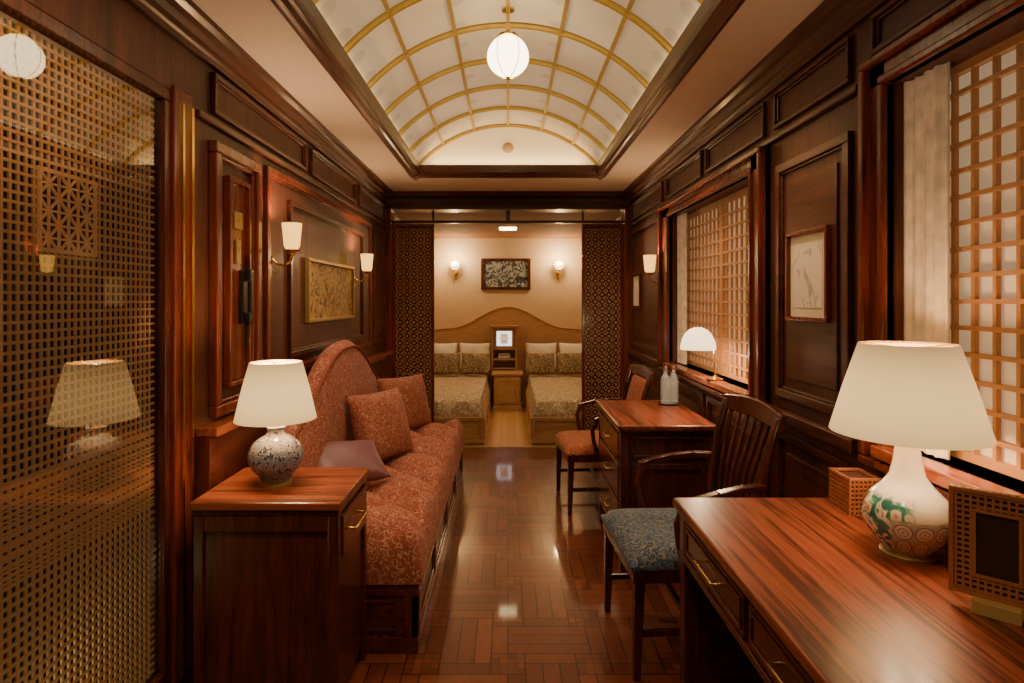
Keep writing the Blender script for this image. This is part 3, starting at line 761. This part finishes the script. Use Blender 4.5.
# ------------------------------------------------------------ writing desk (near)
T=thing('writing_desk','large mahogany writing desk with brass-handled drawers','desk',(0,0,0))
X0,X1,Y0,Y1,ZT=.533,1.12,.45,1.95,.76
m=M(); m.box(X0,X1,Y0,Y1,ZT-.03,ZT); m.done('top',desk_top,T,bevel=.008)
m=M(); m.box(X0+.03,X1-.01,Y0+.03,Y1-.03,.58,ZT-.03); m.box(X0+.014,X1-.01,Y0+.014,Y1-.014,ZT-.045,ZT-.03)
m.box(X0+.015,X0+.03,Y0+.02,Y1-.02,.58,.60)
m.box(X0+.04,X1-.02,Y1-.07,Y1-.035,.10,.60)
m.done('body',furn_y,T,bevel=.004)
for yy in(Y1-.075,Y0+.02):
    for xx in(X0+.018,X1-.06):
        m=M(); m.box(xx,xx+.05,yy,yy+.055,0,ZT-.045); m.done('leg',furn,T,bevel=.005)
for (a,b) in((1.40,1.86),(.93,1.37),(.50,.90)):
    m=M(); m.box(X0+.016,X0+.03,a,b,.61,.71); m.frame(-1,X0+.016,a+.012,b-.012,.622,.698,.01,.004); dr=m.done('drawer',furn_y,T,bevel=.003)
    c=(a+b)/2; m=M(); m.tube([(X0+.016,c-.07,.66),(X0-.004,c-.07,.66),(X0-.004,c+.07,.66),(X0+.016,c+.07,.66)],.0045,8); m.done('handle',brass,dr,smooth=True)
T=thing('console_desk','dark mahogany desk below lattice window','desk',(0,0,0))
X0,X1,Y0,Y1,ZT=.56,1.07,3.05,3.84,.76
M().box(X0,X1,Y0,Y1,ZT-.03,ZT).done('top',desk_top,T,bevel=.008)
m=M(); m.box(X0+.03,X1-.01,Y0+.03,Y1-.03,.10,ZT-.03); m.box(X0+.014,X1-.01,Y0+.014,Y1-.014,ZT-.048,ZT-.03)
m.framey(Y0+.03,-.012,X0+.07,X1-.05,.14,.56,.03); m.framey(Y0+.03,-.012,X0+.07,X1-.05,.59,.70,.015)
m.done('body',furn,T,bevel=.004)
for yy in(Y1-.07,Y0+.018):
    for xx in(X0+.016,X1-.06):
        m=M(); m.box(xx,xx+.045,yy,yy+.045,0,ZT-.045); m.done('leg',furn,T,bevel=.005)
for z0,z1 in((.56,.70),(.36,.54),(.14,.34)):
    m=M(); m.box(X0+.012,X0+.03,Y0+.08,Y1-.09,z0,z1); dr=m.done('drawer',furn_y,T,bevel=.005)
    m=M(); c=(Y0+Y1)/2; z=(z0+z1)/2; m.tube([(X0+.012,c-.06,z),(X0-.006,c-.06,z),(X0-.006,c+.06,z),(X0+.012,c+.06,z)],.0045,8); m.done('handle',brass,dr,smooth=True)

# ------------------------------------------------------------ armchairs (local: faces -x)
def armchair(loc,rot,label,seatm,padded,zs=1.0):
    T=thing('armchair',label,'chair',loc,rot); T.scale=(1,1,zs)
    def part(m,n,**k): return m.done(n,furn,T,bevel=.004,**k)
    for sy in(-1,1):
        part(M().beam((-.235,sy*.245,0),(-.225,sy*.25,.42),.026,.026,.042,.042),'leg')
        m=M(); m.beam((.30,sy*.21,0),(.225,sy*.22,.42),.028,.028,.042,.040); part(m,'leg')
        m=M(); m.tube([(.225,sy*.22,.40),(.235,sy*.225,.60),(.265,sy*.23,.80),(.31,sy*.235,.955)],[.021,.019,.017,.017],8)
        part(m,'back_post',smooth=True)
        m=M(); P=[(.252,sy*.235,.70),(.16,sy*.258,.70),(.06,sy*.275,.685),(-.03,sy*.28,.665),(-.08,sy*.275,.650)]
        for a,b in zip(P,P[1:]): m.beam(a,b,.038,.022)
        m.tube([(-.06,sy*.273,.655),(-.09,sy*.27,.58),(-.08,sy*.265,.50),(-.05,sy*.262,.40)],[.018,.015,.015,.017],8)
        part(m,'armrest',smooth=True)
    m=M(); m.box(-.235,.235,-.265,-.235,.36,.42); m.box(-.235,.235,.235,.265,.36,.42); m.box(-.25,-.22,-.265,.265,.36,.42); m.box(.21,.24,-.24,.24,.36,.42)
    m.box(-.23,.27,-.238,-.22,.15,.175) ; m.box(-.23,.27,.22,.238,.15,.175); m.box(-.01,.015,-.23,.23,.15,.175)
    part(m,'seat_frame')
    m=M(); N=16;G={}
    for i in range(N+1):
        for j in range(N+1):
            u=2*i/N-1;v=2*j/N-1
            e=((1-abs(u)**5)*(1-abs(v)**5))
            G[i,j]=m.bm.verts.new((-.005+u*.255,v*(.272-.02*(u+1)/2),.425+.055*max(0,e)**.45))
    for i in range(N):
        for j in range(N): m.bm.faces.new((G[i,j],G[i+1,j],G[i+1,j+1],G[i,j+1]))
    edge=[(i,0) for i in range(N+1)]+[(N,j) for j in range(1,N+1)]+[(i,N) for i in range(N-1,-1,-1)]+[(0,j) for j in range(N-1,0,-1)]
    lo=[m.bm.verts.new((G[k].co.x,G[k].co.y,.41)) for k in edge]
    for a in range(len(edge)):
        b=(a+1)%len(edge); m.bm.faces.new((G[edge[a]],lo[a],lo[b],G[edge[b]]))
    m.bm.faces.new(lo); m.done('seat',seatm,T,smooth=True)
    m=M(); K=14; pr=[]
    for k in range(K+1):
        t=2*k/K-1; y=t*.262; top=.970+.020*math.cos(t*pi/2); bot=.905+.010*math.cos(t*pi/2); xx=.305+.022*(1-t*t)
        pr.append((xx,y,bot,top))
    for a,b in zip(pr,pr[1:]):
        vs=[]
        for (xx,y,bo,to) in(a,b):
            for dx,z in((-.013,bo),(.013,bo),(.022,to),(-.002,to)): vs.append(m.bm.verts.new((xx+dx,y,z)))
        for f in [(0,1,5,4),(1,2,6,5),(2,3,7,6),(3,0,4,7)]: m.bm.faces.new([vs[i] for i in f])
        if a is pr[0]: m.bm.faces.new(vs[:4])
        if b is pr[-1]: m.bm.faces.new(vs[4:])
    bmesh.ops.remove_doubles(m.bm,verts=m.bm.verts,dist=1e-5)
    part(m,'crest_rail',smooth=True)
    m=M(); m.box(.225,.25,-.215,.215,.50,.54); part(m,'lower_rail')
    if padded:
        o=cushion('back_pad',.40,.36,.06,seatm,(.275,0,.74),(math.radians(-14),0,math.radians(-90)),None,None,parent=T)
        for k in('category','label'):
            if k in o: del o[k]
    else:
        for k in range(7):
            t=(k-3)/3
            m=M(); P=[(.237,t*.155,.53),(.258+.006*(1-t*t),t*.165,.70),(.29+.014*(1-t*t),t*.178,.83),(.315+.018*(1-t*t),t*.19,.92)]
            for a,b in zip(P,P[1:]): m.beam(a,b,.026,.010,up=(1,0,0))
            part(m,'back_slat')
    return T
armchair((.695,2.47,0),math.radians(3),'dark slat-back armchair with blue brocade seat',blue_f,False)
armchair((.62,4.18,0),math.radians(4),'dark armchair with rust upholstery and padded back',rust_f,True,.95)

# ------------------------------------------------------------ desk items
def lattice_box(name,loc,rot,w,d,h,label,cat):
    T=thing(name,label,cat,loc,rot)
    M().box(-w/2+.004,w/2-.004,-d/2+.004,d/2-.004,0.001,h-.004).done('body',plain('box_inner',(.12,.04,.02),.6),T)
    m=M(); c=.0125
    for sx in(-1,1):
        x=sx*w/2
        for i in range(int(d/c)+1):
            y=-d/2+d*i/int(d/c); m.box(x-.003,x+.003,y-.002,y+.002,0,h)
        for i in range(int(h/c)+1):
            z=h*i/int(h/c); m.box(x-.003,x+.003,-d/2,d/2,z-.002 if i else 0,z+.002)
        y=sx*d/2
        for i in range(int(w/c)+1):
            x2=-w/2+w*i/int(w/c); m.box(x2-.002,x2+.002,y-.003,y+.003,0,h)
        for i in range(int(h/c)+1):
            z=h*i/int(h/c); m.box(-w/2,w/2,y-.003,y+.003,z-.002 if i else 0,z+.002)
    rw=plain('box_lattice_wood',(.42,.14,.055),.5,0,.03,(.5,.18,.07))
    m.done('lattice',rw,T)
    m=M()
    for (a,b,cc,dd) in((-w/2-.004,w/2+.004,-d/2-.004,-d/2+.006),(-w/2-.004,w/2+.004,d/2-.006,d/2+.004),(-w/2-.004,-w/2+.006,-d/2,d/2),(w/2-.006,w/2+.004,-d/2,d/2)): m.box(a,b,cc,dd,h-.002,h+.006)
    m.done('rim',rw,T,bevel=.001)
lattice_box('pen_box',(1.06,1.835,.76),0,.09,.11,.105,'small wooden lattice box on desk','box')
T=thing('photo_frame','wooden lattice photo frame with dark glass on desk','picture frame',(.995,1.22,.76),math.radians(-44))
w,h=.16,.22; z0=.028
bw=.040
m=M(); m.framey(-.007,.014,-w/2,w/2,z0,z0+h,.008); m.framey(-.007,.014,-w/2+bw,w/2-bw,z0+bw,z0+h-bw,.006)
c=.0115
for i in range(1,int(w/c)):
    x=-w/2+w*i/int(w/c)
    if abs(x)<w/2-bw: m.box(x-.0022,x+.0022,-.005,.004,z0,z0+bw); m.box(x-.0022,x+.0022,-.005,.004,z0+h-bw,z0+h)
    else: m.box(x-.0022,x+.0022,-.005,.004,z0,z0+h)
for i in range(1,int(h/c)):
    z=z0+h*i/int(h/c)
    if z<z0+bw or z>z0+h-bw: m.box(-w/2,w/2,-.0045,.0035,z-.0022,z+.0022)
    else: m.box(-w/2,-w/2+bw,-.0045,.0035,z-.0022,z+.0022); m.box(w/2-bw,w/2,-.0045,.0035,z-.0022,z+.0022)
m.done('frame',plain('frame_lattice_wood',(.36,.13,.05),.5,0,.03,(.5,.18,.07)),T)  # tiny emission in the lattice replaces missing front light
M().box(-w/2+.004,w/2-.004,.007,.012,z0+.004,z0+h-.004).done('backing',furn,T)
M().box(-w/2+bw+.003,w/2-bw-.003,-.002,.007,z0+bw+.003,z0+h-bw-.003).done('glass_pane',plain('dark_glass',(.05,.03,.025),.4),T)
M().box(-.04,.04,-.028,.028,0,z0).done('stand',plain('stand_brass',(.55,.36,.12),.35,.5,.05,(.6,.38,.1)),T,bevel=.002)

T=thing('tray','round dark lacquer tray under bottles','tray',(.985,3.68,.76))
m=M(); m.lathe([(0,.0),(.06,0),(.062,.010),(.058,.010),(.056,.004),(0,.004)],(0,0,0),28); m.done('tray_dish',black,T,smooth=True)
def bottle(loc,label,grp):
    T=thing('glass_bottle',label,'bottle',loc,0,grp)
    m=M(); m.lathe([(0,0),(.027,0),(.029,.006),(.029,.14),(.026,.16),(.013,.185),(.011,.20),(.013,.205),(0,.206)],(0,0,0),20); m.done('bottle_body',clear_glass,T,smooth=True)
    m=M(); m.lathe([(0,.207),(.012,.207),(.013,.215),(.012,.232),(0,.235)],(0,0,0),16); m.done('stopper',plain('silver_cap',(.6,.58,.52),.25,.9),T,smooth=True)
    return T
b1=bottle((.960,3.66,.766),'clear glass bottle with silver stopper on tray','bottles on the desk tray')
dup(b1,(1.018,3.69,.766),0)

# ------------------------------------------------------------ beds
def bed(x0,x1,label):
    T=thing('bed',label,'bed',((x0+x1)/2,0,0),0,'twin beds in the alcove')
    h=(x1-x0)/2; Y0,Y1=5.79,8.12
    m=M(); m.box(-h,h,Y0,Y1,.0,.27); m.framey(Y0,-.012,-h,h,.02,.27,.035); m.framey(Y0,-.006,-h+.05,h-.05,.06,.23,.012)
    for f,d in((-h,-1),(h,1)):
        for k in range(3):
            m.frame(d,f,Y0+.05+k*.72,Y0+.05+k*.72+.66,.04,.24,.03,.008)
    m.done('base',honey,T,bevel=.004)
    m=M(); N=24; K=40; G={}
    for i in range(N+1):
        for j in range(K+1):
            u=2*i/N-1; v=2*j/K-1
            e=(1-abs(u)**14)*(1-abs(v)**20)
            G[i,j]=m.bm.verts.new((u*(h-.01),(Y0+Y1)/2+v*((Y1-Y0)/2-.005),.29+.135*max(0,e)**.35+.004*math.sin(9*u)*math.sin(14*v)))
    for i in range(N):
        for j in range(K): m.bm.faces.new((G[i,j],G[i+1,j],G[i+1,j+1],G[i,j+1]))
    edge=[(i,0) for i in range(N+1)]+[(N,j) for j in range(1,K+1)]+[(i,K) for i in range(N-1,-1,-1)]+[(0,j) for j in range(K-1,0,-1)]
    lo=[m.bm.verts.new((G[k].co.x,G[k].co.y,.27)) for k in edge]
    for a in range(len(edge)):
        b=(a+1)%len(edge); m.bm.faces.new((G[edge[a]],lo[a],lo[b],G[edge[b]]))
    m.bm.faces.new(lo); m.done('mattress',bed_f,T,smooth=True)
bed(-1.10,-.23,'single bed with gold patterned spread and honey wood base')
bed(.23,1.10,'single bed with gold patterned spread and honey wood base')
for sg in(-1,1):
    for x in(.44,.885):
        cushion('pillow',.42,.38,.13,white_linen,(sg*x,7.95,.65),(math.radians(-20),0,0),'white bed pillow against headboard','pillow','white bed pillows')
    for x in(.42,.80):
        cushion('cushion',.37,.30,.13,gold_f,(sg*x,7.70,.585),(math.radians(-26),0,math.radians(random.uniform(-4,4))),'gold brocade cushion on bed','cushion','gold bed cushions')
    
poly=[(-1.13,.0),(1.13,.0)]
top=[]
for i in range(61):
    x=1.13-2.26*i/60; a=abs(x)
    z=1.02+.29*(.5+.5*math.cos(pi*min(1,a/.80)))if a<.80 else 1.02-.02*math.sin(pi*(a-.80)/.33*.5)
    top.append((x,z))
T=thing('headboard','honey wood headboard with curved crest behind beds','headboard',(0,YE-.006,0))
m=M(); m.prism(poly+top,-.045,0); m.done('panel',wood('headboard_wood',(.50,.29,.155),(.55,.33,.18),'X',.5,.7,.05),T,bevel=.004)
m=M(); m.tube([(x,-.045,z-.008) for x,z in top],.008,8); m.done('moulding',honey,T,smooth=True)
T=thing('nightstand','small honey wood nightstand between beds','nightstand',(-.01,7.62,0))
m=M(); m.box(-.17,.17,0,.30,.0,.44); m.box(-.20,.20,-.02,.30,.44,.47); m.box(-.185,.185,-.01,.30,0,.05); m.done('body',honey,T,bevel=.004)
m=M(); m.box(-.15,.15,-.012,0,.08,.41); m.framey(-.012,-.006,-.13,.13,.10,.39,.02); dr=m.done('door',honey,T,bevel=.003)
m=M(); m.lathe([(0,0),(.006,0),(.012,-.015),(.01,-.022),(0,-.024)],(.10,-.018,.26),12,'Y'); m.done('knob',brass,dr,smooth=True)
T=thing('bedside_console','honey wood bedside cabinet holding lit screen','cabinet',(-.05,7.945,0))
m=M(); m.box(-.17,-.145,0,.24,0,1.03); m.box(.145,.17,0,.24,0,1.03); m.box(-.145,.145,.03,.24,.74,1.03); m.box(-.145,.145,.20,.24,0,.74); m.box(-.19,.19,-.015,.24,1.03,1.06)
m.box(-.145,.145,0,.20,.60,.625); m.box(-.145,.145,0,.20,.74,.76); m.box(-.145,.145,0,.2,0.48,.50); m.done('body',honey,T,bevel=.003)
T=thing('tablet','lit white touch screen in bedside cabinet','screen',(-.05,7.962,.761))
M().box(-.125,.125,0,.010,.0,.25).done('case',honey,T,bevel=.004)
M().box(-.100,.100,-.003,0,.03,.225).done('screen',plain('lit_screen',(.8,.85,.95),.3,0,1.8,(.85,.88,1.0),.02),T)
m=M(); m.box(-.045,.045,-.005,-.003,.06,.19); m.box(-.06,.06,-.005,-.003,.12,.15); m.done('screen_icon',plain('icon',(.55,.42,.25),.4,0,.6,(1,.7,.4)),T)
T=thing('telephone','small pale bedside telephone in cabinet shelf','telephone',(-.05,7.98,.626))
m=M(); m.prism([(0,0),(.12,0),(.12,.05),(0,.02)],-.08,.08,'X'); m.done('telephone_base',white_linen,T,bevel=.004)
m=M(); m.beam((-.075,.05,.055),(.075,.05,.055),.035,.02); m.done('handset',white_linen,T,bevel=.006)
T=thing('ceiling_lamp','small rectangular recessed opal ceiling lamp','ceiling lamp',(0,7.0,2.235))
M().box(-.12,.12,-.1,.1,.005,.015).done('rim',brass,T,bevel=.002)
M().box(-.10,.10,-.08,.08,-.015,.005).done('diffuser',glass_lamp,T,bevel=.004)
for x in(-.7,.7): spot('alcove_fill',(x,6.2,2.22),(x,6.7,.4),48,100,(1,.72,.40))  # unseen spots added to light the beds

# ------------------------------------------------------------ lighting
for sg in(-1,1):
    area('cove_light',(sg*.705,2.6,2.465),(0,math.radians(180+sg*-25),0),.03,4.0,1.2,(1,.74,.40))
area('cove_light',(0,4.69,2.47),(math.radians(180-20),0,0),1.2,.03,2,(1,.74,.38))
for (x,y,w) in((-.85,3.2,20),(-.85,4.6,16),(.85,3.4,18),(.85,2.3,14),(-.85,1.3,13),(.85,4.9,14),(.1,.7,14)):
    spot('fill_spot',(x,y,2.36),(x*.98,y,0),w*2.7,110,r=.15)  # unseen spots added as general fill, no fixtures modelled
spot('fill_spot',(-.76,4.3,2.34),(.95,5.7,1.2),62,55); spot('fill_spot',(.76,4.3,2.34),(-.95,5.7,1.2),50,55)  # unseen pair added to brighten the lattice doors
spot('wall_fill',(-.3,1.2,2.42),(-1.16,1.5,1.2),40,110)  # unseen fill added for the glass door side
spot('wall_fill',(.72,2.6,2.34),(-1.10,3.2,1.2),34,90,r=.2); spot('wall_fill',(-.72,2.6,2.34),(1.10,3.0,1.2),30,90,r=.2)  # unseen fill added across the room onto both side walls
point('corridor_light',(-1.34,1.5,.35),2.2,.10,(.85,.82,.38))
w=bpy.data.worlds.new('world'); bpy.context.scene.world=w; w.use_nodes=True
w.node_tree.nodes['Background'].inputs[0].default_value=(.9,.6,.38,1); w.node_tree.nodes['Background'].inputs[1].default_value=.15

cam=bpy.data.cameras.new('camera'); co=bpy.data.objects.new('camera',cam); C.objects.link(co)
co.location=(0,0,EYE); co.rotation_euler=(pi/2,0,0)
cam.sensor_width=36; cam.lens=600/1024*36; cam.shift_x=4/1024; cam.shift_y=-41.5/1024; cam.clip_start=.02
bpy.context.scene.camera=co
